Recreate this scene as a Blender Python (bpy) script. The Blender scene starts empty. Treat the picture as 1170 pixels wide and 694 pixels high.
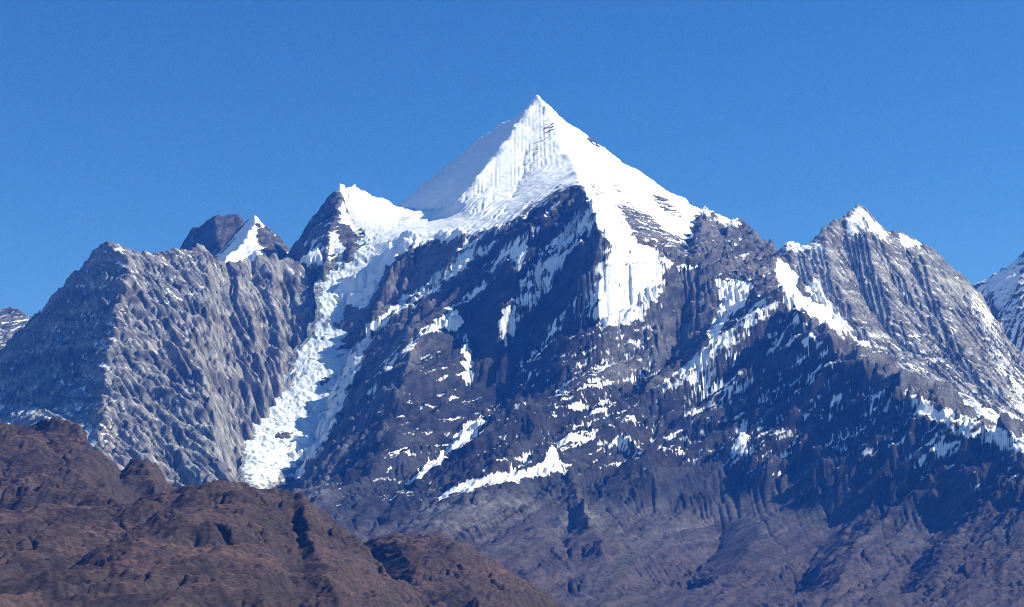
import bpy, math
import numpy as np

# ------------------------------------------------------------------ camera, light, exposure
SC = bpy.context.scene
R = math.radians
IMG_W, IMG_H, FOC, PITCH = 1170.0, 694.0, 2000.0, R(11.67)   # picture units for the lens
cam_data = bpy.data.cameras.new("camera")
cam = bpy.data.objects.new("camera", cam_data)
SC.collection.objects.link(cam)
cam_data.sensor_fit = 'HORIZONTAL'
cam_data.sensor_width = 36.0
cam_data.lens = 36.0 * FOC / IMG_W
cam_data.clip_start = 1.0
cam_data.clip_end = 120000.0
cam.location = (0, 0, 0)
cam.rotation_euler = (math.pi / 2 + PITCH, 0, 0)
SC.camera = cam

SUN_EL, SUN_AZ = R(39), R(85)          # azimuth from +Y towards +X
world = bpy.data.worlds.new("World")
SC.world = world
world.use_nodes = True
nt = world.node_tree
nt.nodes.clear()
w_out = nt.nodes.new("ShaderNodeOutputWorld")
w_bg = nt.nodes.new("ShaderNodeBackground")
w_sky = nt.nodes.new("ShaderNodeTexSky")
w_sky.sky_type = 'NISHITA'
w_sky.sun_disc = False
w_sky.sun_elevation = SUN_EL
w_sky.sun_rotation = SUN_AZ
w_sky.altitude = 2500
w_sky.air_density = 1.0
w_sky.dust_density = 0.3
w_sky.ozone_density = 3.0
w_bg.inputs['Strength'].default_value = 0.058
w_hs = nt.nodes.new('ShaderNodeHueSaturation')
w_hs.inputs['Saturation'].default_value = 1.3
w_hs.inputs['Hue'].default_value = 0.507
nt.links.new(w_sky.outputs[0], w_hs.inputs['Color'])
nt.links.new(w_hs.outputs[0], w_bg.inputs['Color'])
nt.links.new(w_bg.outputs[0], w_out.inputs['Surface'])

sun_data = bpy.data.lights.new("sun", 'SUN')
sun = bpy.data.objects.new("sun", sun_data)
SC.collection.objects.link(sun)
sun_data.energy = 3.5
sun_data.angle = R(0.53)
sun_data.color = (1.0, 0.97, 0.93)
sun.rotation_euler = (math.pi / 2 - SUN_EL, 0, math.pi - SUN_AZ)
sun.location = (20000, 0, 20000)

SC.view_settings.view_transform = 'Standard'
SC.view_settings.look = 'None'
SC.view_settings.exposure = 1.35
SC.view_settings.gamma = 1.0
SC.view_settings.use_curve_mapping = False
SC.render.engine = 'CYCLES'
SC.cycles.use_denoising = True
SC.cycles.denoiser = 'OPENIMAGEDENOISE'
SC.cycles.denoising_input_passes = 'RGB_ALBEDO_NORMAL'
SC.cycles.denoising_prefilter = 'NONE'
SC.cycles.filter_width = 1.05
SC.cycles.max_bounces = 4
SC.cycles.volume_bounces = 0
SC.cycles.diffuse_bounces = 1

HAZE_DENSITY = 2.0e-5
HAZE_COLOR = (0.03, 0.20, 1.0)

# ------------------------------------------------------------------ projection helpers
CP, SP = math.cos(PITCH), math.sin(PITCH)

def pt(px, py, km):
    """world point seen at photo pixel (px, py) whose ground distance is km"""
    u = (px - IMG_W / 2) / FOC
    v = (IMG_H / 2 - py) / FOC
    d = (u, CP - v * SP, SP + v * CP)
    k = km * 1000.0 / d[1]
    return (d[0] * k, km * 1000.0, d[2] * k)

def to_pix(x, y, z):
    depth = y * CP + z * SP
    up = -y * SP + z * CP
    depth = np.maximum(depth, 1.0)
    return IMG_W / 2 + FOC * x / depth, IMG_H / 2 - FOC * up / depth

# ------------------------------------------------------------------ noise
def _h(ix, iy, s):
    n = (ix.astype(np.int64) * 374761393 + iy.astype(np.int64) * 668265263 + s * 974634777) & 0xffffffff
    n = ((n ^ (n >> 13)) * 1274126177) & 0xffffffff
    n = ((n ^ (n >> 16)) * 2246822519) & 0xffffffff
    n = (n ^ (n >> 13)) & 0xffffffff
    return n

def gnoise(x, y, s=0):
    xi, yi = np.floor(x), np.floor(y)
    fx, fy = x - xi, y - yi
    u = fx * fx * fx * (fx * (fx * 6 - 15) + 10)
    v = fy * fy * fy * (fy * (fy * 6 - 15) + 10)
    def g(dx, dy):
        a = _h(xi + dx, yi + dy, s).astype(np.float64) * (2 * math.pi / 4294967296.0)
        return np.cos(a) * (fx - dx) + np.sin(a) * (fy - dy)
    a = g(0, 0); b = g(1, 0); c = g(0, 1); d = g(1, 1)
    return ((a + (b - a) * u) + ((c + (d - c) * u) - (a + (b - a) * u)) * v) * 1.5

def fbm(x, y, s=0, octs=5, gain=0.5):
    t = np.zeros_like(x); a = 1.0; n = 0.0
    for o in range(octs):
        t += a * gnoise(x, y, s + o * 17); n += a
        x = x * 2.03 + 3.7; y = y * 2.03 - 1.9; a *= gain
    return t / n

def ridged(x, y, s=0, octs=4, gain=0.5):
    t = np.zeros_like(x); a = 1.0; n = 0.0
    for o in range(octs):
        t += a * (1 - 2 * np.abs(gnoise(x, y, s + o * 13))); n += a
        x = x * 2.1 + 1.3; y = y * 2.1 + 5.1; a *= gain
    return t / n

def sstep(a, b, x):
    t = np.clip((x - a) / (b - a), 0, 1)
    return t * t * (3 - 2 * t)

def noise1(t, s=0, octs=4):
    return fbm(t, np.full_like(t, 0.37 + s), s, octs, 0.6)

# ------------------------------------------------------------------ terrain solver
def raster(lines, gx, gy, h, seed, rough):
    """sample the ridge and gully lines into grid cells -> mask, value"""
    rs = np.random.RandomState(seed)
    ny, nx = len(gy), len(gx)
    acc = np.zeros((ny, nx)); cnt = np.zeros((ny, nx))
    for ln in lines:
        p = np.array([pt(*q) for q in ln])
        for a, b in zip(p[:-1], p[1:]):
            L = np.linalg.norm((b - a)[:2]); n = max(2, int(L / (h * 0.5)))
            t = np.linspace(0, 1, n)
            q = a + (b - a) * t[:, None]
            if rough > 0:
                w = np.sin(t * math.pi) ** 0.5 * rough * min(1.0, np.linalg.norm(b - a) / 300)
                ph = rs.rand() * 100
                q[:, 0] += w * 1.2 * fbm(t * L / 160 + ph, np.zeros(n) + 0.3, 5, 3)
                q[:, 2] += w * fbm(t * L / 130 + ph, np.zeros(n) + 7.7, 9, 4, 0.6)
            ix = np.round((q[:, 0] - gx[0]) / h).astype(int); iy = np.round((q[:, 1] - gy[0]) / h).astype(int)
            ok = (ix >= 0) & (ix < nx) & (iy >= 0) & (iy < ny)
            np.add.at(acc, (iy[ok], ix[ok]), q[ok, 2]); np.add.at(cnt, (iy[ok], ix[ok]), 1)
    m = cnt > 0
    return m, np.where(m, acc / np.maximum(cnt, 1), 0)

def zoom_to(a, ny, nx):
    y = np.linspace(0, a.shape[0] - 1, ny); x = np.linspace(0, a.shape[1] - 1, nx)
    y0 = np.minimum(y.astype(int), a.shape[0] - 2); x0 = np.minimum(x.astype(int), a.shape[1] - 2)
    fy = (y - y0)[:, None]; fx = (x - x0)[None]
    return (a[y0][:, x0] * (1 - fy) * (1 - fx) + a[y0][:, x0 + 1] * (1 - fy) * fx
            + a[y0 + 1][:, x0] * fy * (1 - fx) + a[y0 + 1][:, x0 + 1] * fy * fx)

def relax(u, m, v, it):
    for _ in range(it):
        p = np.pad(u, 1, mode='edge')
        u = 0.25 * (p[:-2, 1:-1] + p[2:, 1:-1] + p[1:-1, :-2] + p[1:-1, 2:])
        u[m] = v[m]
    return u

def membrane(m, v, start=None):
    """surface stretched between the constrained cells"""
    ms, vs = [m], [v]
    while min(ms[-1].shape) > 24:
        a, b = ms[-1], vs[-1]
        ny, nx = (a.shape[0] + 1) // 2, (a.shape[1] + 1) // 2
        A = np.zeros((ny * 2, nx * 2)); B = np.zeros((ny * 2, nx * 2))
        A[:a.shape[0], :a.shape[1]] = a; B[:a.shape[0], :a.shape[1]] = np.where(a, b, 0)
        c = A.reshape(ny, 2, nx, 2).sum((1, 3)); s = B.reshape(ny, 2, nx, 2).sum((1, 3))
        ms.append(c > 0); vs.append(np.where(c > 0, s / np.maximum(c, 1), 0))
    u = np.full(ms[-1].shape, vs[-1][ms[-1]].mean())
    for i in range(len(ms) - 1, -1, -1):
        if u.shape != ms[i].shape:
            u = zoom_to(u, *ms[i].shape)
        u = relax(u, ms[i], vs[i], 260 if i else 120)
    return u

def blur(a, n=1):
    for _ in range(n):
        p = np.pad(a, 1, mode='edge')
        a = (p[:-2, 1:-1] + p[2:, 1:-1] + p[1:-1, :-2] + p[1:-1, 2:] + 4 * p[1:-1, 1:-1]) / 8
    return a

def gullies(X, Y, Z, h, lam, seed, stretch=1.0):
    """one octave of branching gullies that run straight down the present slope; about -1..1"""
    gy, gx = np.gradient(blur(Z, 2), h)
    s = np.sqrt(gx * gx + gy * gy) + 1e-6
    dx, dy = -gy / s, gx / s                      # across the slope
    x, y = X / lam, Y / lam
    cell = 0.72
    xi, yi = np.floor(x * cell), np.floor(y * cell)
    C = np.zeros_like(Z); S = np.zeros_like(Z); W = np.zeros_like(Z)
    for j in (-1, 0, 1):
        for i in (-1, 0, 1):
            cx, cy = xi + i, yi + j
            hh = _h(cx, cy, seed)
            jx = (hh & 0xffff) / 65536.0; jy = ((hh >> 16) & 0xffff) / 65536.0
            rx = x - (cx + jx) / cell; ry = y - (cy + jy) / cell
            d2 = rx * rx + ry * ry
            w = np.exp(-d2 * 2.2)
            ph = 2 * math.pi * (rx * dx + ry * dy)
            C += w * np.cos(ph); S += w * np.sin(ph); W += w
    c = C / (W + 1e-9)
    mag = np.sqrt(C * C + S * S) / (W + 1e-9)
    c = c / np.maximum(mag, 0.35)
    return c * np.clip(s / 0.7, 0, 1.15)

def drain(Z, h):
    """steepest-descent receiver of every cell and cells sorted from high to low"""
    ny, nx = Z.shape
    P = np.pad(Z, 1, mode='constant', constant_values=1e9)
    best = np.zeros(Z.shape); rec = np.arange(ny * nx).reshape(ny, nx).copy(); dist = np.full(Z.shape, h)
    idx = np.arange(ny * nx).reshape(ny, nx)
    for dy in (-1, 0, 1):
        for dx in (-1, 0, 1):
            if dx or dy:
                d = h * math.hypot(dx, dy)
                sl = (Z - P[1 + dy:1 + dy + ny, 1 + dx:1 + dx + nx]) / d
                b = sl > best
                best = np.where(b, sl, best); rec = np.where(b, idx + dy * nx + dx, rec); dist = np.where(b, d, dist)
    return rec.ravel(), dist.ravel(), np.argsort(-Z, axis=None)

def talus(Z, h, crit, n):
    for _ in range(n):
        P = np.pad(Z, 1, mode='edge')
        D = np.zeros_like(Z)
        for dy, dx in ((0, 1), (0, -1), (1, 0), (-1, 0)):
            q = P[1 + dy:P.shape[0] - 1 + dy, 1 + dx:P.shape[1] - 1 + dx] - Z
            D += np.sign(q) * np.maximum(np.abs(q) - crit * h, 0)
        Z = Z + 0.2 * D
    return Z

def erode(Z, h, steps, K, m=0.45, crit=1.5, hard=1.0, head=5000.0):
    """streams cut the surface (area ^ m times slope), walls steeper than crit slump"""
    ny, nx = Z.shape
    for it in range(steps):
        rec, dist, order = drain(Z, h)
        r = rec.tolist(); o = order.tolist()
        A = [h * h] * (ny * nx)
        for i in o:
            j = r[i]
            if j != i: A[j] += A[i]
        F = (K / steps * np.ravel(hard) * np.maximum(np.array(A) - head, 0) ** m / dist).tolist()
        z = Z.ravel().tolist()
        for i in reversed(o):
            j = r[i]
            if j != i:
                f = F[i]
                z[i] = (z[i] + f * z[j]) / (1 + f)
        Z = np.array(z).reshape(ny, nx)
        Z = talus(Z, h, crit, 2)
    return Z

# ------------------------------------------------------------------ polygons painted on the ground (snow, soil)
def poly_dist(px, py, poly):
    """signed distance in picture pixels, positive inside"""
    P = np.array(poly, float)
    ins = np.zeros(px.shape, bool); d = np.full(px.shape, 1e9)
    for (ax, ay), (bx, by) in zip(P, np.roll(P, -1, 0)):
        if ay != by:
            c = ((ay > py) != (by > py)) & (px < (bx - ax) * (py - ay) / (by - ay) + ax)
            ins ^= c
        ex, ey = bx - ax, by - ay
        t = np.clip(((px - ax) * ex + (py - ay) * ey) / (ex * ex + ey * ey + 1e-9), 0, 1)
        d = np.minimum(d, (px - ax - t * ex) ** 2 + (py - ay - t * ey) ** 2)
    d = np.sqrt(d)
    return np.where(ins, d, -d)

def paint(field, px, py, regions):
    for poly, val, feather in regions:
        xs = [p[0] for p in poly]; ys = [p[1] for p in poly]
        box = (px > min(xs) - feather) & (px < max(xs) + feather) & (py > min(ys) - feather) & (py < max(ys) + feather)
        if not box.any():
            continue
        d = poly_dist(px[box], py[box], poly)
        w = sstep(-feather, feather, d)
        field[box] = field[box] * (1 - w) + val * w
    return field

# ------------------------------------------------------------------ materials
def rock_material(name, bump=1.0, bump_scale=1.0, ice=False, dip=None, stretch=4.0):
    m = bpy.data.materials.new(name); m.use_nodes = True
    t = m.node_tree; N = t.nodes; L = t.links
    bs = N['Principled BSDF']
    a_rock = N.new('ShaderNodeAttribute'); a_rock.attribute_name = 'rock'
    a_snow = N.new('ShaderNodeAttribute'); a_snow.attribute_name = 'snow'
    tc = N.new('ShaderNodeTexCoord')
    n1 = N.new('ShaderNodeTexNoise'); n1.inputs['Scale'].default_value = 0.035 * bump_scale
    n1.inputs['Detail'].default_value = 9; n1.inputs['Roughness'].default_value = 0.68
    n2 = N.new('ShaderNodeTexNoise'); n2.inputs['Scale'].default_value = 0.02 * bump_scale
    n2.inputs['Detail'].default_value = 7; n2.inputs['Roughness'].default_value = 0.7
    src = tc.outputs['Object']
    if dip is not None:                                 # grain drawn out along the rock layers
        c, sn_ = math.cos(R(dip)), math.sin(R(dip))
        comb = N.new('ShaderNodeCombineXYZ')
        for k, vec in enumerate(((c / stretch, 0.25 / stretch, sn_ / stretch), (-sn_, 0.3, c), (0, 0.7, 0))):
            d = N.new('ShaderNodeVectorMath'); d.operation = 'DOT_PRODUCT'; d.inputs[1].default_value = vec
            L.new(src, d.inputs[0]); L.new(d.outputs['Value'], comb.inputs[k])
        src = comb.outputs[0]
    L.new(src, n1.inputs['Vector']); L.new(src, n2.inputs['Vector'])
    # rock tint varied by grain
    mr = N.new('ShaderNodeMapRange'); mr.inputs[1].default_value = 0.3; mr.inputs[2].default_value = 0.7
    mr.inputs[3].default_value = 0.35; mr.inputs[4].default_value = 1.65
    L.new(n1.outputs['Fac'], mr.inputs[0])
    mul = N.new('ShaderNodeMix'); mul.data_type = 'RGBA'; mul.blend_type = 'MULTIPLY'; mul.inputs[0].default_value = 1.0
    L.new(a_rock.outputs['Color'], mul.inputs[6]); L.new(mr.outputs[0], mul.inputs[7])
    # snow edge broken up by the same grain
    ad = N.new('ShaderNodeMath'); ad.operation = 'MULTIPLY_ADD'; ad.inputs[1].default_value = 0.9; ad.inputs[2].default_value = -0.45
    L.new(n1.outputs['Fac'], ad.inputs[0])
    sm = N.new('ShaderNodeMath'); sm.operation = 'ADD'
    L.new(a_snow.outputs['Fac'], sm.inputs[0]); L.new(ad.outputs[0], sm.inputs[1])
    sr = N.new('ShaderNodeMapRange'); sr.interpolation_type = 'SMOOTHSTEP'
    sr.inputs[1].default_value = 0.36; sr.inputs[2].default_value = 0.64
    L.new(sm.outputs[0], sr.inputs[0])
    mx = N.new('ShaderNodeMix'); mx.data_type = 'RGBA'
    mx.inputs[7].default_value = (0.80, 0.83, 0.87, 1) if not ice else (0.56, 0.63, 0.69, 1)
    L.new(sr.outputs[0], mx.inputs[0]); L.new(mul.outputs[2], mx.inputs[6])
    L.new(mx.outputs[2], bs.inputs['Base Color'])
    rg = N.new('ShaderNodeMapRange'); rg.inputs[3].default_value = 0.95; rg.inputs[4].default_value = 0.7
    L.new(sr.outputs[0], rg.inputs[0]); L.new(rg.outputs[0], bs.inputs['Roughness'])
    bs.inputs['Specular IOR Level'].default_value = 0.15
    bstr = N.new('ShaderNodeMapRange'); bstr.inputs[3].default_value = 0.9 * bump; bstr.inputs[4].default_value = 0.25 * bump
    L.new(sr.outputs[0], bstr.inputs[0])
    bp = N.new('ShaderNodeBump'); bp.inputs['Distance'].default_value = 22.0 / bump_scale
    L.new(bstr.outputs[0], bp.inputs['Strength']); L.new(n2.outputs['Fac'], bp.inputs['Height'])
    L.new(bp.outputs[0], bs.inputs['Normal'])
    return m

MAT_ROCK = rock_material("layered_rock", dip=38)
MAT_WALL = rock_material("fluted_rock", dip=-54)
MAT_CRAG = rock_material("plain_rock", dip=60, stretch=2.0)
MAT_HILL = rock_material("dry_grass_hill", 1.0, 3.0, dip=24, stretch=1.8)
MAT_ICE = rock_material("glacier_ice", 1.3, 1.0, True)

# ------------------------------------------------------------------ terrain builder
def grid_mesh(name, X, Y, Z, mat, rock, snow, keep=None):
    ny, nx = X.shape
    co = np.stack([X, Y, Z], -1).reshape(-1, 3).astype(np.float32)
    idx = np.arange(ny * nx).reshape(ny, nx)
    q = np.stack([idx[:-1, :-1], idx[:-1, 1:], idx[1:, 1:], idx[1:, :-1]], -1).reshape(-1, 4)
    if keep is not None:
        k = (keep[:-1, :-1] | keep[:-1, 1:] | keep[1:, 1:] | keep[1:, :-1]).reshape(-1)
        q = q[k]
        used = np.unique(q); remap = np.full(ny * nx, -1); remap[used] = np.arange(len(used))
        q = remap[q]; co = co[used]; rock = rock.reshape(-1, 3)[used]; snow = snow.reshape(-1)[used]
    me = bpy.data.meshes.new(name)
    me.vertices.add(len(co)); me.vertices.foreach_set("co", co.ravel())
    me.loops.add(q.size); me.loops.foreach_set("vertex_index", q.ravel().astype(np.int32))
    me.polygons.add(len(q))
    me.polygons.foreach_set("loop_start", np.arange(0, q.size, 4, dtype=np.int32))
    me.polygons.foreach_set("use_smooth", np.ones(len(q), bool))
    me.update(calc_edges=True)
    ca = me.attributes.new("rock", 'FLOAT_COLOR', 'POINT')
    c4 = np.ones((len(co), 4), np.float32); c4[:, :3] = np.asarray(rock).reshape(-1, 3)
    ca.data.foreach_set("color", c4.ravel())
    sa = me.attributes.new("snow", 'FLOAT', 'POINT')
    sa.data.foreach_set("value", np.asarray(snow, np.float32).ravel())
    me.materials.append(mat)
    o = bpy.data.objects.new(name, me)
    SC.collection.objects.link(o)
    return o

def terrain(name, box, h, lines, edges, seed=1, rough=40.0, octs=(), cut=0.55, crit=3.2, pre=50, head=1500.0, pgain=0.5,
            strata=(0, 0, 60, 8), crag=10.0, smooth=None, floor=None, ribs=(), lean=0.75, horn=20.0, sideways=None, spurs=0.0, spur_lam=430.0):
    """height field over box (metres) spanned between ridge and gully lines, then carved by gullies"""
    x0, x1, y0, y1 = box
    hc = h * 2
    gx = np.arange(x0, x1 + hc, hc); gy = np.arange(y0, y1 + hc, hc)
    m, v = raster(lines, gx, gy, hc, seed, rough)
    free = m.copy()
    for side, val in edges.items():
        sl = {'l': np.s_[:, 0], 'r': np.s_[:, -1], 'f': np.s_[0, :], 'b': np.s_[-1, :]}[side]
        mm = ~m[sl]; tmp = v[sl]; tmp[mm] = val; v[sl] = tmp; m[sl] = True
    Zc = membrane(m, v)
    nx, ny = len(gx) * 2 - 1, len(gy) * 2 - 1
    fx = np.linspace(gx[0], gx[-1], nx); fy = np.linspace(gy[0], gy[-1], ny)
    X, Y = np.meshgrid(fx, fy)
    Z0 = blur(zoom_to(Zc, ny, nx), 2)
    px, py = to_pix(X, Y, Z0)
    k = np.ones_like(Z0) if smooth is None else smooth(X, Y, Z0, px, py)
    Z = Z0.copy()
    wx = X + 120 * fbm(X / 500, Y / 500, seed + 50, 3); wy = Y + 120 * fbm(X / 500 + 9, Y / 500, seed + 60, 3)
    hard = np.exp(1.6 * fbm(X / 380, Y / 380, seed + 8, 4))
    la = X + lean * Z0 + 0.2 * Y; lc = Z0 - lean * X + 0.35 * Y
    bend = 20 * fbm(X / 260, Y / 260, seed + 9, 3)
    rugged = pre * (fbm(la / 620, (lc + bend) / 200, seed + 5, 5, pgain) + 0.7 * ridged(la / 700, (lc + 2 * bend) / 190, seed + 6, 4, 0.5))
    Zr = Z0 + rugged * k
    if spurs:                                            # broad slanting buttresses
        rugged = rugged + spurs * (ridged(la / (3.5 * spur_lam), (lc + 3 * bend) / spur_lam, seed + 14, 2, 0.5) - 0.2)
        Zr = Z0 + rugged * k
    heads = head * np.exp(1.5 * fbm(X / 300, Y / 300, seed + 12, 3))
    def carve(S):
        c = S[::2, ::2]
        ec = erode(c, hc, 9, cut, crit=crit, hard=hard[::2, ::2], head=heads[::2, ::2].ravel())
        return erode(zoom_to(ec, ny, nx) + (S - zoom_to(c, ny, nx)), h, 2, cut * 0.25, crit=crit * 1.1, hard=hard, head=heads.ravel() * 0.5)
    Z = carve(Zr)
    if sideways is not None:                             # here the gullies follow the tilted layers, not the fall line
        g, wmask = sideways(X, Y, Z0, px, py)
        Z = Z * (1 - wmask) + (carve(Zr + g * X) - g * X) * wmask
    E = (Z - Z0) * k
    e = blur(E[::2, ::2], 4)                         # the surveyed lines keep their height
    corr = membrane(free | edge_mask(e.shape), np.where(free, e, 0))
    Z = Z0 + E - zoom_to(corr, ny, nx)
    for i, (lam, amp) in enumerate(octs):
        Z = Z + gullies(wx, wy, Z, h, lam, seed * 100 + i) * lam * amp * k
    ax, ay, per, amp = strata
    if amp:
        t = (Z0 + ax * X + ay * Y + 60 * fbm(X / 600, Y / 600, seed + 77, 3))
        patch = 0.3 + 0.7 * sstep(-0.25, 0.3, fbm(X / 330, Y / 330, seed + 78, 3))
        tj = t + 18 * fbm(X / 70, Y / 70, seed + 79, 3)
        Z = Z + amp * k * patch * (1.8 * noise1(t / (per * 2.2), seed + 4, 2) + 1.3 * noise1(tj / per, seed) + 0.8 * noise1(tj / (per * 0.33), seed + 1, 3))
    else:
        t = Z0
    Z = Z + 1.2 * crag * k * (ridged((la + bend) / 420, (lc + 2 * bend) / 150, seed + 30, 4, 0.55) - 0.3)
    Z = Z + crag * k * ridged(la / 190, (lc + bend) / 62 + 0.5 * gnoise(X / 70, Y / 70, 5), seed + 31, 5, 0.62)
    Z = Z + crag * .5 * k * fbm(la / 60, lc / 22, seed + 41, 3, 0.65)
    for j, (lam, am) in enumerate(ribs):                 # slabs and ledges that follow the tilted rock layers
        wob = 0.9 * fbm(X / (lam * 2.5), Y / (lam * 2.5), seed + 200 + j, 3)
        al = (X + lean * Z0) / (lam * 5.5); ac = (Z0 - lean * X + 0.35 * Y) / lam + wob
        Z = Z + am * k * (ridged(ac, al, seed + 210 + j, 3, 0.55) + 0.3)
    Z = Z + np.clip(0.6 - k, 0, 1) * (11 * fbm(X / 150, Y / 110, seed + 240, 4) + 5 * ridged((X + 0.5 * Y) / 70, Y / 160, seed + 241, 3))   # wind drifts
    cvx = np.clip((Z - blur(Z, 40)) / 30, 0, 1)          # broken rock along the crests
    Z = Z + horn * k * cvx * (ridged(X / 58, Y / 58, seed + 230, 4, 0.6) + 0.1)
    if floor is not None:
        Z = np.maximum(Z, floor)
    gy_, gx_ = np.gradient(Z, h)
    slope = np.sqrt(gx_ ** 2 + gy_ ** 2)
    conc = blur(Z, 14) - Z                           # positive in hollows
    px, py = to_pix(X, Y, Z)
    return dict(X=X, Y=Y, Z=Z, Z0=Z0, px=px, py=py, slope=slope, conc=conc, gx=gx_, gy=gy_, t=t, h=h, seed=seed)

def edge_mask(shape):
    e = np.zeros(shape, bool); e[0] = e[-1] = True; e[:, 0] = e[:, -1] = True
    return e

def rock_colour(T, base, dark, warm, per=55, warm_amt=0.5):
    n = noise1(T['t'] / per, T['seed'] + 3, 5)
    b = fbm(T['X'] / 260, T['Y'] / 260 + T['Z'] / 260, T['seed'] + 91, 5, 0.6)
    w = sstep(-0.25, 0.35, fbm(T['X'] / 420, T['Z'] / 420, T['seed'] + 95, 4)) * warm_amt
    k = sstep(-0.45, 0.45, n + 0.6 * b)[..., None]
    c = np.array(dark) * (1 - k) + np.array(base) * k
    return c * (1 - w[..., None]) + np.array(warm) * w[..., None] * (0.65 + 0.7 * k)

def snow_field(T, default, regions, wc=0.03, wf=0.9, wn=0.35, wt=0.0, lean=0.75, lines=None):
    b = np.full(T['X'].shape, float(default)) if np.isscalar(default) else default.copy()
    b = paint(b, T['px'] + 9 * fbm(T['X'] / 110, T['Y'] / 110 + T['Z'] / 110, 71, 4), T['py'] + 9 * fbm(T['X'] / 110 + 50, T['Y'] / 110 + T['Z'] / 110, 72, 4), regions)
    flat = 1 / np.sqrt(1 + T['slope'] ** 2) - 0.60
    wob = 30 * fbm(T['X'] / 90, T['Y'] / 90, T['seed'] + 61, 3)
    along = (T['X'] + lean * T['Z']) / 230; across = (T['Z'] - lean * T['X'] + 0.4 * T['Y'] + wob) / 30
    st = fbm(along, across, T['seed'] + 23, 4, 0.6)
    n = fbm(T['X'] / 120, (T['Y'] + T['Z']) / 120, T['seed'] + 7, 5, 0.62)
    if lines is not None:                                # long thin ledges of snow
        wgt = paint(np.zeros_like(b), T['px'], T['py'], lines)
        la = T['X'] + 0.72 * T['Z']; lc = T['Z'] - 0.72 * T['X'] + 0.3 * T['Y']
        r1 = ridged(la / 900, (lc + 0.6 * wob) / 90, T['seed'] + 31, 4, 0.6) + 0.2 * n
        clump = 0.25 + 0.95 * sstep(-0.2, 0.3, fbm(T['X'] / 330, (T['Y'] + T['Z']) / 330, T['seed'] + 37, 3))
        b = b + wgt * clump * (sstep(0.46, 0.74, r1) - 0.14)
    s = b + wc * np.clip(T['conc'], -12, 12) + wf * flat + wn * n + wt * 1.6 * st
    return np.clip(0.5 + 1.0 * s, 0, 1)

def struct(o, label=None, cat=None, kind='structure', group=None):
    o["kind"] = kind
    if label: o["label"] = label
    if cat: o["category"] = cat
    if group: o["group"] = group
    return o

# ------------------------------------------------------------------ haze box: air between the peaks
def haze_box():
    me = bpy.data.meshes.new("haze")
    x, y0, y1, z0, z1 = 24000, -4000, 26000, -901, 4700
    vs = [(sx, sy, sz) for sz in (z0, z1) for sy in (y0, y1) for sx in (-x, x)]
    fs = [(0, 2, 3, 1), (4, 5, 7, 6), (0, 1, 5, 4), (2, 6, 7, 3), (0, 4, 6, 2), (1, 3, 7, 5)]
    me.from_pydata(vs, [], fs); me.update()
    o = bpy.data.objects.new("haze", me); SC.collection.objects.link(o)
    m = bpy.data.materials.new("blue_air"); m.use_nodes = True
    t = m.node_tree; t.nodes.clear()
    out = t.nodes.new('ShaderNodeOutputMaterial'); pv = t.nodes.new('ShaderNodeVolumePrincipled')
    pv.inputs['Color'].default_value = (*HAZE_COLOR, 1)
    pv.inputs['Density'].default_value = HAZE_DENSITY
    pv.inputs['Absorption Color'].default_value = (1, 1, 1, 1)
    pv.inputs['Anisotropy'].default_value = 0.0
    t.links.new(pv.outputs[0], out.inputs['Volume'])
    me.materials.append(m)
    o["kind"] = "stuff"; o["label"] = "thin blue mountain air fading the distant slopes"
    return o

# ------------------------------------------------------------------ ground sheet
def ground():
    n = 161
    g = np.linspace(-1, 1, n); g = np.sign(g) * np.abs(g) ** 1.6
    X, Y = np.meshgrid(g * 23500, 11000 + g * 14800)
    Z = -800 + 60 * fbm(X / 2500, Y / 2500, 3, 4)
    rock = np.ones(X.shape + (3,)) * np.array((0.11, 0.085, 0.07))
    o = grid_mesh("ground", X, Y, Z, MAT_HILL, rock, np.zeros(X.shape))
    return struct(o)
ground()

GREY, DARK, WARM = (0.112, 0.116, 0.126), (0.024, 0.026, 0.031), (0.088, 0.078, 0.076)
BROWN, DBROWN = (0.035, 0.026, 0.027), (0.07, 0.048, 0.04)

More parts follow.
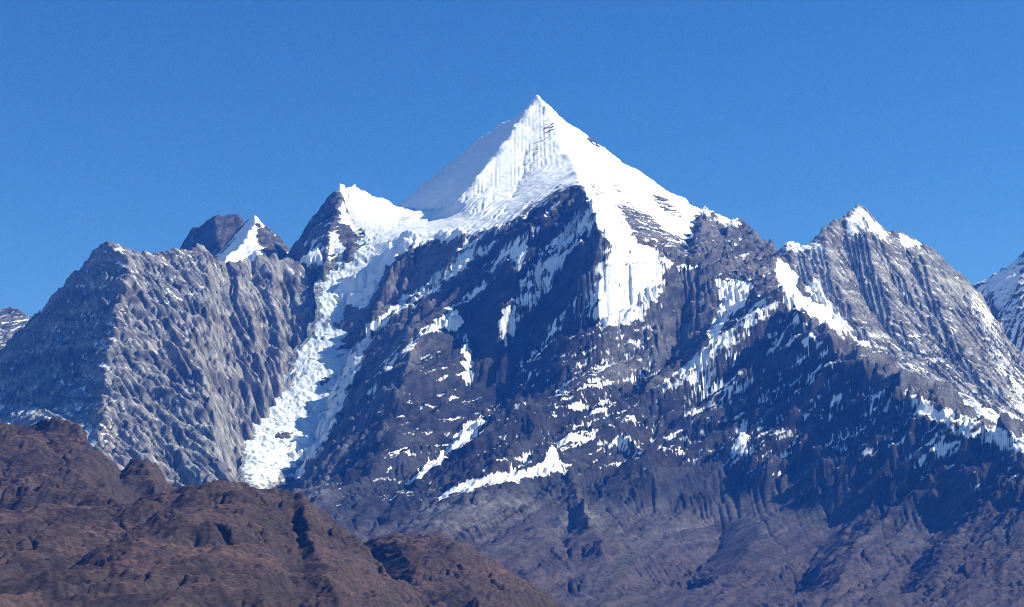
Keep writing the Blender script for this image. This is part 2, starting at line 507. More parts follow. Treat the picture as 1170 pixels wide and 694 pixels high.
# ================================================================== main snow pyramid and its whole south-west side
summit_l = [(614,112,15.0),(604,121,15.03),(590,133,15.08),(560,151,15.25),(520,183,15.4),(480,214,15.2),(455,236,14.95),(430,229,14.85),(405,222,14.75),(388,220,14.65),(350,260,14.5)]
summit_r = [(614,112,15.0),(628,124,15.03),(640,135,15.07),(660,150,15.15),(675,160,15.2),(700,178,15.3),(740,205,15.3),(770,224,15.2),(795,239,15.0),(830,250,14.7),(848,260,14.5),(865,268,14.35),(885,290,14.2),(930,300,14.3),(1000,330,14.4),(1100,400,14.6)]
A = [summit_l, summit_r,
 # lit crest of the pyramid's left face down to the plateau
 [(610,117,14.97),(596,135,14.85),(583,156,14.68),(560,186,14.38),(538,214,14.1),(520,233,13.95)],
 # foot of the shaded left face
 [(455,239,14.85),(490,242,14.5),(520,235,13.95)],
 [(402,250,14.18),(440,250,14.25),(480,251,14.15),(515,250,13.88)],
 # central rib to the buttress
 [(614,112,15.0),(628,134,14.85),(634,150,14.7),(640,168,14.45),(655,190,14.05),(661,204,13.5),(662,214,13.06)],
 # hollow of the front face
 [(607,150,14.72),(598,180,14.42),(590,215,13.95),(575,245,13.45)],
 # plateau rim
 [(345,300,13.65),(390,296,13.72),(430,279,13.75),(470,268,13.62),(510,268,13.4),(545,268,13.2),(575,262,13.1),(600,245,13.08),(630,226,13.06),(650,216,13.06),(662,214,13.06)],
 # rock rib between the icefall and the shaded snow ramp
 [(510,270,13.35),(485,285,13.3),(460,305,13.2),(440,335,13.05),(426,365,12.92),(410,395,12.75)],
 # gully: shaded snow ramp
 [(575,268,13.1),(520,305,13.12),(480,335,13.1),(445,362,13.05),(420,388,12.97),(395,430,12.78),(368,490,12.35),(338,560,11.65),(314,610,11.0)],
 # rib K
 [(650,217,13.06),(622,242,13.1),(600,262,13.08),(578,286,13.05),(556,312,13.0),(535,336,12.92),(516,353,12.8),(496,374,12.6),(470,410,12.2),(458,450,11.8),(440,500,11.3),(415,560,10.7),(398,606,10.15),(392,660,9.5)],
 # gully under rib K
 [(545,410,12.5),(540,432,12.35),(538,460,12.12),(535,495,11.7),(510,530,11.3),(470,565,10.8),(430,605,10.25),(405,660,9.55)],
 # rib M in the dark face
 [(662,214,13.06),(640,240,13.0),(615,268,12.88),(601,290,12.78),(591,320,12.65),(581,350,12.52),(569,385,12.42)],
 # dark face floor
 [(660,262,12.95),(638,305,12.72),(625,355,12.62),(608,405,12.5),(588,452,12.3),(565,485,11.95),(545,505,11.6)],
 # rib N: edge of the bright face, down to the spur foot
 [(662,214,13.06),(672,240,12.85),(681,265,12.6),(694,287,12.55),(686,315,12.5),(680,345,12.42),(688,380,12.32),(690,405,12.2),(672,432,12.05),(650,458,11.78),(625,490,11.4),(600,520,11.0),(565,545,10.65)],
 # bright face: lower cliff edge
 [(694,287,12.55),(722,276,12.75),(750,290,12.85),(775,305,12.95),(800,312,13.0)],
 [(662,214,13.06),(700,240,13.25),(740,262,13.4),(790,290,13.45),(830,300,13.4)],
 # ribs from the bright face down the fluted snow
 [(750,290,12.85),(752,320,12.75),(748,350,12.65),(752,390,12.5),(750,425,12.35),(735,450,12.15)],
 [(722,276,12.75),(722,320,12.6),(716,360,12.5),(708,400,12.32)],
 # dark hollow gully
 [(797,325,12.95),(790,345,12.85),(780,380,12.75),(770,415,12.6),(757,448,12.4),(722,466,12.1),(680,482,11.8),(645,507,11.4),(610,533,11.0)],
 # skyline spurs
 [(830,250,14.7),(822,275,14.1),(830,300,13.4),(836,325,13.1)],
 [(865,268,14.3),(872,300,13.7),(884,325,13.1),(896,345,12.45)],
 [(800,312,13.0),(836,325,13.1),(862,332,12.95),(896,345,12.45)],
 # rib T
 [(896,345,12.45),(872,368,12.35),(848,390,12.25),(800,430,12.1),(742,462,11.95),(690,486,11.75),(634,518,11.3),(600,545,10.9),(545,572,10.4),(480,620,9.8)],
 [(862,338,12.9),(830,372,12.75),(800,405,12.55),(775,435,12.45)],
 # gully between rib T and the right wall
 [(905,372,12.43),(880,412,12.28),(845,448,12.15),(800,480,12.02),(760,515,11.8),(700,560,11.2),(640,620,10.3)],
 # right-hand ridge (edge between dark wall and bright snow gully)
 [(896,345,12.45),(918,375,12.2),(942,398,12.0),(975,425,11.8),(1010,450,11.6),(1050,470,11.4),(1090,489,11.2),(1130,505,11.0),(1170,520,10.8),(1260,555,10.4),(1400,600,10.0)],
 # behind the right ridge
 [(930,360,13.2),(990,410,12.9),(1060,462,12.5),(1170,515,12.0),(1300,560,11.6)],
 # ribs of the dark right wall and the gentler slope under it
 [(942,398,12.0),(905,440,11.97),(870,475,11.93),(840,508,11.83),(810,545,11.6),(750,600,10.9),(700,650,10.0),(660,700,9.2)],
 [(1010,450,11.6),(980,485,11.58),(945,520,11.55),(910,560,11.45),(880,592,11.15),(850,640,10.4),(820,700,9.3)],
 [(1090,489,11.2),(1065,520,11.18),(1035,555,11.15),(1005,587,11.0),(985,620,10.5),(965,660,9.8),(950,700,9.1)],
 [(1170,520,10.8),(1145,550,10.77),(1115,590,10.65),(1080,640,9.95),(1065,700,9.1)],
 # brown spurs under the snow bench
 [(634,518,11.3),(655,560,10.9),(672,600,10.4),(690,640,9.9)],
 [(600,545,10.9),(605,590,10.4),(600,640,9.8),(600,700,9.0)],
 [(700,490,11.7),(735,530,11.35),(752,565,11.0)],
 [(652,545,11.1),(638,592,10.58),(648,650,9.92),(655,700,9.3)],
 [(825,615,11.1),(795,665,10.5),(772,705,9.95)],
 [(952,603,11.0),(925,655,10.4),(902,705,9.7)],
 [(1075,610,10.75),(1045,655,10.1),(1020,705,9.4)],
 [(400,640,9.7),(500,660,9.5),(600,710,8.9)],
]

def smooth_A(X, Y, Z, px, py):
    k = np.ones_like(Z)
    return paint(k, px + 8 * fbm(X / 150, Y / 150, 73, 3), py, [
        ([(380,620),(560,575),(640,590),(780,590),(830,555),(900,575),(1000,590),(1110,595),(1300,600),(1300,800),(380,800)], 0.6, 25),
        ([(800,600),(835,550),(900,575),(990,590),(940,640),(800,660)], 0.2, 15),
        ([(340,225),(455,230),(520,180),(614,105),(680,150),(800,235),(790,300),(720,272),(672,230),(640,215),(560,258),(450,275),(345,300)], 0.22, 10),
        ([(560,180),(600,140),(640,165),(660,205),(600,240),(560,245)], 0.10, 8),
        ([(690,285),(722,277),(762,292),(755,340),(735,365),(690,380),(672,360),(680,320)], 0.85, 8),
        ([(440,270),(545,256),(600,238),(640,212),(668,208),(664,226),(630,236),(600,258),(545,280),(470,284)], 0.25, 6),
        ([(385,224),(455,238),(520,238),(560,255),(500,272),(455,285),(430,320),(380,330),(360,290)], 0.05, 8),
        ([(445,238),(448,215),(520,165),(606,98),(600,130),(580,160),(520,234)], 0.07, 5),
        ([(614,100),(680,140),(760,200),(850,240),(900,280),(895,300),(850,268),(795,250),(740,225),(670,180)], 0.2, 6),
        ([(670,215),(680,165),(760,225),(790,260),(700,250)], 0.2, 8),
    ])
def sideways_A(X, Y, Z, px, py):
    m = paint(np.zeros_like(Z), px, py, [
        ([(380,420),(545,270),(600,250),(660,214),(690,290),(690,400),(760,450),(800,415),(895,345),(960,400),(1180,520),(1250,555),(1180,590),(1000,575),(900,560),(800,545),(700,555),(560,560),(460,560),(380,600),(340,560)], 1.0, 14),
        ([(440,400),(500,372),(540,430),(535,500),(430,600),(400,600)], 0.25, 10)])
    return 1.2, m
T = terrain("snow_mountain", (-3200, 5400, 8500, 16600), 8.0, A, {'l': 600, 'f': 100, 'b': 1200, 'r': 900}, seed=4, rough=45,
            strata=(-0.75, 0.15, 80, 17), crag=14, smooth=smooth_A, sideways=sideways_A, spurs=150.0, ribs=((230, 46), (90, 24), (38, 11)))
T['Z'] -= 0
sn = snow_field(T, -0.40, [
    ([(330,200),(455,200),(614,90),(680,140),(900,240),(1000,300),(1000,400),(900,345),(880,300),(810,312),(745,300),(700,285),(660,215),(560,262),(400,300),(330,300)], 1.2, 6),
    ([(360,285),(455,250),(545,262),(500,270),(462,282),(440,305),(420,350),(385,350)], 1.2, 5),
    # rock on the pyramid
    ([(560,190),(600,150),(630,140),(645,170),(660,205),(600,235),(540,240)], 0.45, 10),
    ([(620,140),(636,135),(632,165),(600,190)], 0.05, 5),
    ([(668,158),(676,156),(688,168),(684,170)], -0.8, 2),
    ([(735,212),(765,226),(782,250),(755,246)], -0.15, 5), ([(690,196),(702,204),(716,226),(702,222)], 0.0, 4),
    ([(672,205),(680,210),(688,222),(682,222)], -0.6, 3),
    ([(700,228),(740,240),(760,262),(790,275),(800,305),(770,302),(740,290),(715,258)], -0.25, 5),
    ([(795,240),(840,252),(885,290),(890,330),(830,320),(800,312),(785,275)], -0.3, 5),
    ([(800,236),(835,247),(850,258),(830,262)], 0.4, 4),
    ([(845,240),(905,285),(900,300),(870,290),(845,266)], -0.6, 3),
    # dark wall under the plateau
    ([(640,214),(668,214),(680,265),(700,285),(690,340),(600,300),(560,262)], -0.55, 4),
    ([(545,262),(600,243),(640,220),(600,250),(560,275),(520,300),(440,360),(410,400),(420,375),(500,310)], 0.25, 5),
    ([(470,280),(520,272),(530,280),(470,320),(430,350),(440,310)], -0.35, 5),
    ([(585,272),(600,268),(603,290),(590,306),(582,290)], 0.9, 3),
    ([(600,300),(625,270),(655,240),(670,250),(640,300),(600,340),(570,375)], 0.1, 8),
    ([(575,355),(592,348),(590,365),(572,385),(568,375)], 0.9, 3),
    ([(478,380),(500,365),(523,351),(527,372),(536,395),(541,432),(532,440),(522,410),(505,380),(490,378)], 1.7, 2),
    ([(535,482),(552,478),(545,498),(510,520),(500,535),(470,548),(450,562),(430,575),(455,552),(490,530),(520,505)], 1.5, 3),
    ([(450,390),(530,370),(535,480),(440,580),(430,500)], -0.35, 8),
    ([(545,282),(575,272),(520,318),(470,350),(425,385),(405,400),(425,368),(480,325)], 0.40, 4),
    ([(672,232),(682,262),(655,292),(630,325),(600,360),(578,395),(570,390),(592,345),(618,305),(645,262)], 0.34, 6),
    ([(628,232),(645,228),(612,268),(575,305),(540,345),(515,352),(560,305),(600,262)], 0.22, 5),
    ([(520,352),(505,372),(470,400),(430,440),(400,470),(440,415),(485,372)], 0.25, 5),
    ([(395,402),(425,385),(402,440),(380,490),(345,545),(310,550),(330,500),(360,450)], 0.55, 5),
    ([(690,300),(672,340),(640,385),(600,430),(590,425),(625,375),(660,325)], 0.02, 6),
    # fluted snow under the bright face
    ([(690,285),(722,277),(762,292),(755,340),(735,365),(715,375),(690,380),(672,360),(680,320)], 0.55, 10),
    ([(690,380),(750,370),(755,440),(700,450),(660,470),(600,530),(640,440)], -0.05, 10),
    # snow hollows by rib T
    ([(818,318),(860,325),(850,350),(830,365),(815,390),(808,380),(825,350)], 1.0, 4),
    ([(870,340),(895,345),(850,390),(770,445),(740,455),(790,410),(840,365)], 0.35, 5),
    ([(783,435),(815,425),(830,432),(800,445)], 1.2, 4),
    ([(840,400),(900,370),(930,395),(900,420),(840,440),(770,470),(700,500),(640,520),(700,480),(780,450)], 0.05, 8),
    ([(895,340),(915,365),(935,392),(920,385),(900,362)], 0.9, 4),
    ([(740,450),(790,470),(930,420),(960,450),(860,500),(700,540),(640,560),(560,540),(640,490)], -0.18, 14),
    ([(895,350),(960,410),(1100,495),(1180,525),(1180,560),(1000,585),(860,545),(760,500),(790,460)], -0.20, 10),
    ([(840,495),(850,485),(855,505),(862,520),(838,520)], 0.6, 4),
    ([(622,525),(632,508),(640,515),(640,532),(650,538),(600,546),(545,556),(500,572),(480,580),(520,555),(565,542),(610,536)], 1.3, 3),
    ([(1035,448),(1100,474),(1190,506),(1190,526),(1120,503),(1050,474)], 0.45, 4),
    # lower slopes bare
    ([(380,600),(560,560),(700,545),(900,550),(1170,560),(1170,720),(380,720)], -1.1, 25),
], wt=0.55, wc=0.018, wf=0.55, wn=0.28, lines=[
    ([(560,400),(690,330),(760,450),(895,350),(1000,430),(1180,520),(1180,580),(1000,560),(900,560),(720,540),(600,560),(480,590),(420,560),(470,420)], 0.55, 15),
    ([(640,430),(760,430),(800,440),(740,500),(620,530)], 0.8, 10), ([(780,420),(900,370),(950,410),(860,450),(770,470)], 0.95, 10),
    ([(900,480),(1170,540),(1100,590),(940,590),(880,560)], 0.5, 10)])
rk = rock_colour(T, GREY, DARK, WARM, 60, 0.5)
low = sstep(560, 640, T['py'] + 30 * fbm(T['X'] / 500, T['Y'] / 500, 8, 4))[..., None]
br = np.array(BROWN) * 1.0
painted_shade = paint(np.zeros(T['X'].shape), T['px'] + 20 * fbm(T['X'] / 300, T['Y'] / 300, 81, 4), T['py'] + 20 * fbm(T['X'] / 300, T['Z'] / 300, 82, 4), [
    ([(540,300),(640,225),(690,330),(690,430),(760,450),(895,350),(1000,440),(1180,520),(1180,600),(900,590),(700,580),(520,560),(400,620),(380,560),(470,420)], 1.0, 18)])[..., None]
rk = rk * (1 - 0.66 * painted_shade)  # shade on the lower middle face, painted into the rock colour
rk = rk * (1 - 0.88 * low) + br * 0.88 * low * (0.6 + 0.8 * rk / 0.12)
scree = paint(np.zeros(T['X'].shape), T['px'] + 10 * fbm(T['X'] / 120, T['Y'] / 120, 83, 3), T['py'], [
    ([(896,546),(912,572),(905,600),(870,606),(825,606),(860,575)], 1.0, 5), ([(966,548),(985,568),(975,585),(930,605),(895,612),(930,580)], 1.0, 5),
    ([(1090,565),(1100,580),(1060,620),(1020,628),(1050,600)], 1.0, 5), ([(820,570),(826,586),(780,600),(730,640),(690,670),(650,694),(640,694),(700,640),(760,590)], 0.7, 5)])[..., None]
streak = (0.8 + 0.5 * fbm((T['X'] + 0.75 * T['Z']) / 300, (T['Z'] - 0.75 * T['X']) / 16, 84, 3))[..., None]
rk = rk * (1 - scree) + np.array((0.058, 0.058, 0.063)) * streak * scree
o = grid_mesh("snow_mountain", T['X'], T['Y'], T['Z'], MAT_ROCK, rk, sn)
struct(o, "tall white pyramid peak with a dark blue rocky face below it", "mountain")
TA = T

# ================================================================== left rock mountain
B = [
 [(-200,560,14.2),(-80,470,13.8),(0,405,13.4),(30,375,13.2),(60,345,13.0),(85,315,12.8),(103,296,12.65),(115,281,12.55),(128,277,12.5),(140,283,12.5),(152,289,12.55),(176,293,12.65),(200,285,12.75),(232,283,12.9),(243,294,12.98),(258,301,13.07),(280,299,13.22),(300,293,13.36),(330,297,13.53),(350,312,13.58),(363,345,13.5),(368,372,13.3),(352,410,13.02),(330,452,12.66),(300,502,12.12),(283,535,11.75),(276,565,11.4),(276,620,10.8)],
 [(132,279,12.48),(146,300,12.25),(148,312,12.15),(140,340,11.95),(130,380,11.65),(122,425,11.3),(118,462,11.0),(118,520,10.4),(118,600,9.6)],
 [(-60,520,11.8),(20,470,11.7),(70,450,11.45),(100,475,11.05),(118,520,10.4)],
 [(200,292,12.7),(205,340,12.3),(215,390,11.9),(235,450,11.4),(250,520,10.8),(258,580,10.2)],
 [(232,285,12.9),(238,320,12.6),(230,345,12.35),(238,390,12.1)],
 [(245,302,12.96),(250,350,12.68),(258,400,12.39),(262,442,12.07)],
 [(272,302,13.12),(280,350,12.85),(292,400,12.59),(298,442,12.28)],
 [(302,302,13.31),(314,350,13.06),(322,400,12.78),(322,442,12.43)],
 [(335,302,13.53),(344,350,13.27),(346,400,12.95),(336,442,12.54)],
 [(258,302,13.13),(265,350,12.85),(275,400,12.58),(280,442,12.27)],
 [(288,302,13.33),(298,350,13.07),(308,400,12.80),(310,442,12.46)],
 [(320,302,13.53),(330,350,13.27),(335,400,12.97),(330,442,12.59)],
 [(160,300,12.45),(175,350,12.05),(180,400,11.7),(175,450,11.3),(190,520,10.7),(200,580,10.1)],
]
T = terrain("rock_mountain", (-5200, -1300, 9400, 15200), 8.0, B, {'l': 300, 'f': 100, 'b': 1500, 'r': 700}, seed=11, rough=70,
            cut=0.65, sideways=lambda X, Y, Z, px, py: (-0.6, paint(np.zeros_like(Z), px, py, [([(150,270),(400,270),(400,640),(120,640)], 1.0, 12)])), strata=(0.12, 0.1, 45, 6), crag=9, spurs=28.0, spur_lam=330.0, ribs=((45, 5),), lean=-0.9)
sn = snow_field(T, -0.34, [
    ([(140,280),(235,280),(260,300),(240,340),(180,330),(150,320)], -0.22, 10),
    ([(150,300),(240,330),(230,430),(200,400)], -0.2, 15),
    ([(-50,440),(100,445),(130,480),(100,520),(-50,520)], -0.15, 12),
    ([(-20,430),(60,340),(125,285),(142,300),(138,380),(120,440),(-20,470)], -0.18, 8),
    ([(150,480),(280,480),(280,600),(150,600)], -0.6, 20),
], wt=0.5, lean=np.where(T['px'] < 138, 0.62, -1.0))
rk = rock_colour(T, (0.235,0.235,0.24), (0.06,0.062,0.067), (0.18,0.16,0.145), 40, 0.35)
o = grid_mesh("rock_mountain", T['X'], T['Y'], T['Z'], MAT_WALL, rk, sn)
struct(o, "grey bare rock mountain with a pointed top, left of the glacier", "mountain")
TB = T

# ================================================================== right-hand peak
F = [
 [(800,330,14.6),(860,300,13.8),(885,291,13.7),(897,284,13.7),(915,285,13.72),(932,278,13.8),(938,264,13.85),(948,256,13.9),(962,251,13.97),(972,243,14.02),(981,236,14.1),(990,241,14.1),(1000,254,14.12),(1015,267,14.15),(1032,268,14.2),(1050,279,14.25),(1066,286,14.3),(1090,309,14.4),(1108,324,14.45),(1125,345,14.4),(1140,372,14.3),(1160,420,13.9),(1180,450,13.6),(1260,520,13.0)],
 [(981,236,14.1),(990,270,13.9),(1003,310,13.68),(1022,350,13.4),(1050,395,13.1),(1090,440,12.75),(1140,480,12.4),(1200,520,12.0)],
 [(940,264,13.87),(950,300,13.58),(968,345,13.2),(995,390,12.85),(1035,430,12.55),(1080,460,12.35)],
 [(897,285,13.7),(912,320,13.4),(935,360,13.02),(965,400,12.7),(1000,430,12.45)],
 [(1000,255,14.1),(1012,300,13.85),(1032,345,13.6),(1066,390,13.3),(1110,435,12.95)],
 [(1050,279,14.25),(1062,320,13.9),(1085,370,13.5),(1115,415,13.1),(1150,460,12.7)],
 [(962,255,13.97),(975,310,13.7),(995,360,13.35),(1030,405,13.0)],
 [(1035,272,14.2),(1044,320,13.9),(1068,370,13.5),(1095,410,13.15)],
 [(1095,320,14.35),(1115,370,13.9),(1140,420,13.4),(1175,470,12.9)],
 [(900,350,12.9),(990,420,12.5),(1080,468,12.2),(1170,512,11.8),(1300,570,11.3)],
]
T = terrain("fluted_mountain", (1500, 6200, 10400, 16400), 8.0, F, {'l': 500, 'f': -400, 'b': 1500, 'r': 1200}, seed=23, rough=55,
            cut=0.6, pre=30, head=2500.0, strata=(0.1, 0.1, 50, 10), crag=13, ribs=((60, 8),), lean=-0.9)
sn = snow_field(T, -0.36, [
    ([(965,255),(981,230),(1005,255),(1018,270),(1000,272),(985,262),(972,270)], 0.7, 4),
    ([(1028,266),(1055,278),(1050,285),(1030,276)], 0.9, 2),
    ([(895,280),(935,275),(940,284),(900,290)], 0.5, 3),
    ([(922,318),(935,320),(950,345),(965,360),(978,385),(960,372),(935,352),(922,330)], 1.0, 4),
    ([(885,295),(900,330),(930,385),(945,400),(920,395),(890,340)], 0.7, 5),
    ([(1030,415),(1095,428),(1130,450),(1180,476),(1180,540),(1060,478),(1010,440)], 1.3, 6),
    ([(1110,335),(1130,355),(1150,400),(1170,440),(1170,470),(1140,420),(1115,370)], 0.6, 6),
    ([(980,380),(1080,390),(1170,480),(1080,450),(1000,430)], -0.12, 10),
], wt=0.45, wc=0.06, lean=-1.2)
rk = rock_colour(T, (0.27,0.272,0.28), (0.08,0.082,0.088), (0.20,0.19,0.18), 45, 0.3)
o = grid_mesh("fluted_mountain", T['X'], T['Y'], T['Z'], MAT_WALL, rk, sn)
struct(o, "grey fluted rock peak with a small white snow tip on the right", "mountain")

# ================================================================== horns behind the left mountain
def small(name, box, lines, seed, snow_default, regions, label, h=10.0, cols=(GREY, DARK, WARM), rough=45, edges=None, oc=None, smooth=None):
    T = terrain(name, box, h, lines, edges or {'l': 1500, 'r': 1500, 'f': 1500, 'b': 1500}, seed=seed, rough=rough,
                cut=0.12, pre=16, crit=4.0, strata=(-0.3, 0.1, 50, 9), crag=13, ribs=((70, 10),), smooth=smooth)
    sn = snow_field(T, snow_default, regions, wt=0.2)
    o = grid_mesh(name, T['X'], T['Y'], T['Z'], MAT_CRAG, rock_colour(T, *cols, 50, 0.3), sn)
    return struct(o, label, "mountain")

small("rock_horn", (-3900, -1600, 14300, 17200), [
    [(150,330,15.4),(195,295,15.5),(209,281,15.5),(219,262,15.5),(228,263,15.5),(238,253,15.5),(246,247,15.5),(256,250,15.5),(270,247,15.5),(277,251,15.5),(285,275,15.6),(310,320,15.7),(360,380,15.7)],
    [(246,247,15.5),(252,290,15.1),(255,340,14.6)], [(275,248,15.5),(280,290,15.2),(290,340,14.8)], [(221,262,15.5),(225,300,15.2),(225,350,14.7)]],
    31, -0.6, [], "jagged dark rock horn without snow, behind the grey mountain", cols=((0.07,0.072,0.08),(0.03,0.031,0.035),(0.065,0.058,0.056)))
small("snow_horn", (-3100, -1100, 13600, 16600), [
    [(200,350,14.6),(240,300,14.8),(255,284,14.8),(272,266,14.8),(284,254,14.8),(292,250,14.8),(300,256,14.8),(310,266,14.8),(322,276,14.8),(340,300,14.8),(370,350,14.8)],
    [(292,250,14.8),(288,266,14.6),(272,285,14.35),(255,305,14.1)], [(300,258,14.8),(310,280,14.5),(318,300,14.2)], [(284,280,14.45),(300,300,14.2)]],
    37, 0.1, [([(240,310),(292,245),(298,255),(288,275),(300,285),(290,310)], 1.2, 3), ([(294,256),(325,275),(330,300),(310,300),(292,280)], -0.5, 3), ([(268,282),(290,272),(302,290),(280,305),(262,300)],0.9,4)],
    "small horn with a white snow slope and a dark rock side")
small("rock_spur", (-2200, -700, 12900, 16000), [
    [(300,330,14.4),(330,290,14.4),(350,262,14.4),(362,244,14.4),(376,226,14.4),(384,217,14.4),(390,222,14.4),(394,236,14.35),(400,252,14.2),(415,268,14.0),(425,284,13.8),(430,300,13.6)],
    [(390,222,14.4),(385,245,14.15),(375,265,13.95),(372,285,13.7),(370,310,13.4)], [(345,270,14.35),(345,295,14.0)], [(360,250,14.38),(352,280,14.0)], [(405,262,14.1),(400,290,13.6)]],
    41, -0.2, [([(376,226),(390,215),(396,240),(370,246),(352,262)], -0.6, 3), ([(392,228),(400,250),(412,266),(395,262),(388,240)], 0.9, 3), ([(350,275),(380,268),(395,275),(385,292),(350,296)],0.2,6), ([(385,255),(400,258),(428,288),(395,285)],-0.6,4)],
    "small dark rock tooth standing at the left end of the snow plateau", edges={'l': 1500, 'r': 2400, 'f': 1500, 'b': 2000})
small("snow_mountain", (3900, 6800, 13800, 18200), [
    [(1060,380,15.8),(1105,330,15.8),(1125,322,15.8),(1140,314,15.8),(1155,303,15.8),(1170,288,15.8),(1200,262,15.8),(1240,240,15.8),(1320,300,15.8)],
    [(1170,288,15.8),(1165,330,15.3),(1175,370,14.9),(1190,420,14.4)], [(1128,322,15.8),(1135,350,15.4),(1140,390,14.9)], [(1240,240,15.8),(1230,340,14.9),(1230,430,14.2)]],
    43, 0.0, [([(1110,320),(1165,295),(1165,330),(1130,350)], 0.3, 6)],
    "distant pale blue slope cut by the right edge of the view", rough=12)
small("rock_mountain", (-7200, -3800, 14600, 18500), [
    [(-160,330,16.5),(-60,350,16.5),(-20,352,16.5),(0,357,16.5),(12,354,16.5),(22,356,16.5),(32,363,16.5),(45,362,16.5),(70,372,16.5),(130,400,16.5)],
    [(10,355,16.5),(5,390,16.1),(0,430,15.6)], [(40,362,16.5),(35,400,16.0)], [(-60,350,16.5),(-60,420,15.8)]],
    47, -0.25, [], "low snow speckled rock ridge at the far left edge")

# ================================================================== glacier tumbling down between the two mountains
def glacier():
    path = [(470,262,14.2,.9),(440,276,13.85,.9),(415,294,13.62,.9),(402,318,13.45,.75),(393,345,13.25,.68),(388,372,13.05,.6),(378,400,12.87,.62),(364,430,12.66,.68),(346,462,12.42,.72),(326,495,12.12,.74),(307,525,11.75,.55),(292,550,11.4,.32),(285,572,11.05,.15)]
    P = np.array([pt(*p[:3]) for p in path]); Wd = np.array([p[3] for p in path])
    h = 7.0
    gx = np.arange(-2300, -300, h); gy = np.arange(9900, 14600, h)
    X, Y = np.meshgrid(gx, gy)
    best = np.full(X.shape, 1e9); zc = np.zeros(X.shape); wd = np.ones(X.shape); al = np.zeros(X.shape); off = np.zeros(X.shape); qxc = np.zeros(X.shape)
    acc = 0.0
    for i in range(len(P) - 1):
        a, b = P[i], P[i + 1]; e = (b - a)[:2]; L = np.linalg.norm(e)
        t = np.clip(((X - a[0]) * e[0] + (Y - a[1]) * e[1]) / (L * L), 0, 1)
        qx, qy = X - a[0] - t * e[0], Y - a[1] - t * e[1]
        d = np.hypot(qx, qy); c = d < best
        best = np.where(c, d, best); zc = np.where(c, a[2] + t * (b[2] - a[2]), zc)
        wd = np.where(c, Wd[i] + t * (Wd[i + 1] - Wd[i]), wd); al = np.where(c, acc + t * L, al)
        qxc = np.where(c, qx, qxc); off = np.where(c, np.sign(qx * e[1] - qy * e[0]) * d, off)
        acc += L
    half = 350 * wd * (1 + 0.35 * fbm(X / 260, Y / 260, 21, 3))
    r = best / half
    Z = blur(zc, 10) + 25 * (1 - r * r) - 15
    Z -= 0.38 * qxc
    # crevasses and seracs
    cw = al + 0.25 * best + 60 * fbm(X / 160, Y / 160, 5, 3)
    Z += 20 * ridged(cw / 75, off / 190, 3, 4, 0.6) + 14 * ridged(X / 60, Y / 60, 8, 4, 0.65) + 30 * fbm(X / 230, Y / 230, 12, 4)
    gy_, gx_ = np.gradient(Z, h)
    T = dict(X=X, Y=Y, Z=Z)
    dirt = sstep(0.1, 0.6, fbm(X / 60, Y / 60, 77, 4) + 0.9 * sstep(0.7, 1.0, r))
    dirt = np.clip(dirt + 0.9 * sstep(0.80, 1.0, al / al[r < 1].max() + 0.12 * fbm(X / 90, Y / 90, 78, 3)), 0, 1.2)
    snow = np.clip(0.85 - 0.55 * dirt - 0.25 * sstep(1.0, 2.2, np.hypot(gx_, gy_)), 0, 1)
    rk = np.ones(X.shape + (3,)) * np.array((0.22, 0.24, 0.26))
    o = grid_mesh("glacier", X, Y, Z, MAT_ICE, rk, snow, keep=(r < 1.0))
    return struct(o, "broken white glacier falling in a narrow tongue between two mountains", "glacier")
glacier()

# ================================================================== brown foothills
def hill(name, box, h, lines, seed, label, edges, oc=None, crag=5, rough=14):
    T = terrain(name, box, h, lines, edges, seed=seed, rough=rough,
                octs=((30,.04),(14,.04)), cut=1.6, pre=44, crit=2.2, head=2500.0, pgain=0.36, strata=(0.3, 0.2, 30, 6), crag=crag*1.6, spurs=34.0, spur_lam=170.0, horn=12, ribs=((120, 16), (48, 7), (18, 3)), lean=0.45)
    b = fbm(T['X'] / 110, T['Y'] / 110, seed + 2, 5, 0.6)
    steep = sstep(0.55, 1.25, T['slope'] + 0.3 * b)[..., None]
    k = sstep(-0.35, 0.35, b)[..., None]
    grass = np.array((0.078, 0.045, 0.035)) * k + np.array((0.034, 0.023, 0.021)) * (1 - k)
    rockc = np.array((0.036, 0.029, 0.028))
    grass = grass * (0.45 + 0.85 * sstep(-0.3, 0.25, fbm(T['X'] / 230, T['Y'] / 230, seed + 6, 5, 0.6)))[..., None]
    rk = grass * (1 - 0.75 * steep) + rockc * 0.75 * steep
    o = grid_mesh(name, T['X'], T['Y'], T['Z'], MAT_HILL, rk, np.zeros(T['X'].shape))
    return struct(o, label, "hill")

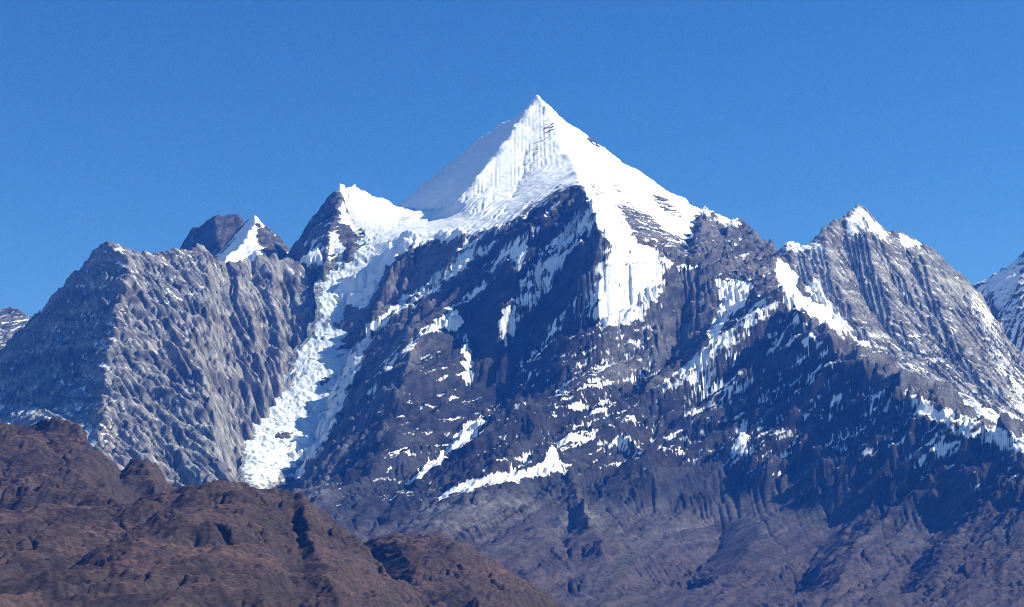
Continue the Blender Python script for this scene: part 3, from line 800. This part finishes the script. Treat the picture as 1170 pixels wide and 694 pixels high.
hill("brown_hill", (-2600, -700, 4700, 7000), 4.0, [
    [(-200,470,6.0),(-60,485,6.0),(0,490,6.0),(18,501,6.0),(40,497,5.95),(62,490,5.9),(88,494,5.9),(97,508,5.88),(104,528,5.85),(125,545,5.85),(138,548,5.85),(150,531,5.85),(168,534,5.85),(182,545,5.85),(192,563,5.85),(215,577,5.85),(260,600,5.85),(330,640,5.9)],
    [(40,497,5.95),(70,540,5.6),(120,580,5.2),(170,610,4.9)], [(88,494,5.9),(112,540,5.7),(120,565,5.45)], [(0,490,6.0),(0,560,5.4),(-10,620,4.95)],
    [(20,520,5.75),(60,560,5.35),(90,600,5.0)], [(138,550,5.84),(140,570,5.6)], [(165,535,5.84),(178,570,5.6)]],
    53, "brown foothill with dark crags along its left crest", {'l': 500, 'r': -400, 'f': 150, 'b': -300}, crag=7)
hill("brown_hill", (-2100, 350, 2900, 5800), 4.0, [
    [(-200,590,5.0),(-60,600,5.0),(40,592,4.95),(110,588,4.95),(160,578,4.95),(205,568,4.95),(240,561,4.95),(272,560,4.95),(300,567,4.95),(322,570,4.95),(345,574,4.95),(356,588,4.9),(380,604,4.85),(405,622,4.8),(425,642,4.7),(445,665,4.6),(470,694,4.5),(520,760,4.3)],
    [(272,560,4.95),(262,600,4.6),(240,640,4.25),(220,694,3.85)], [(240,562,4.95),(200,600,4.6),(150,640,4.2),(100,694,3.8)],
    [(345,574,4.95),(352,620,4.6),(370,660,4.3),(390,700,4.0)], [(322,572,4.95),(322,620,4.65),(330,665,4.3),(340,700,4.0)],
    [(300,568,4.95),(302,610,4.62),(300,650,4.25),(300,700,3.85)], [(160,580,4.95),(100,620,4.5),(30,660,4.1),(-40,700,3.8)],
    [(200,585,4.83),(140,625,4.48),(80,665,4.15)], [(335,580,4.93),(338,620,4.68),(347,660,4.36),(354,690,4.1)], [(425,645,4.72),(436,665,4.6),(442,694,4.4)], [(400,620,4.8),(415,660,4.5),(430,700,4.2)]],
    59, "brown bare hill nearest the viewer with steep gullied right side", {'l': 300, 'r': -500, 'f': -100, 'b': -500}, crag=4)
hill("brown_hill", (-900, 700, 3900, 7000), 4.0, [
    [(300,640,5.9),(380,632,5.8),(422,624,5.7),(448,617,5.7),(470,620,5.7),(500,623,5.65),(530,634,5.6),(548,641,5.6),(568,655,5.55),(590,668,5.5),(610,682,5.45),(630,694,5.4),(700,740,5.2)],
    [(448,617,5.7),(470,660,5.3),(490,710,4.9)], [(500,623,5.65),(530,665,5.3),(550,710,4.9)], [(548,641,5.6),(580,690,5.2)], [(470,628,5.6),(500,690,5.05)]],
    61, "low rounded brown hill at the bottom, right of the nearest hill", {'l': -200, 'r': -500, 'f': -200, 'b': -500}, crag=5)

haze_box()
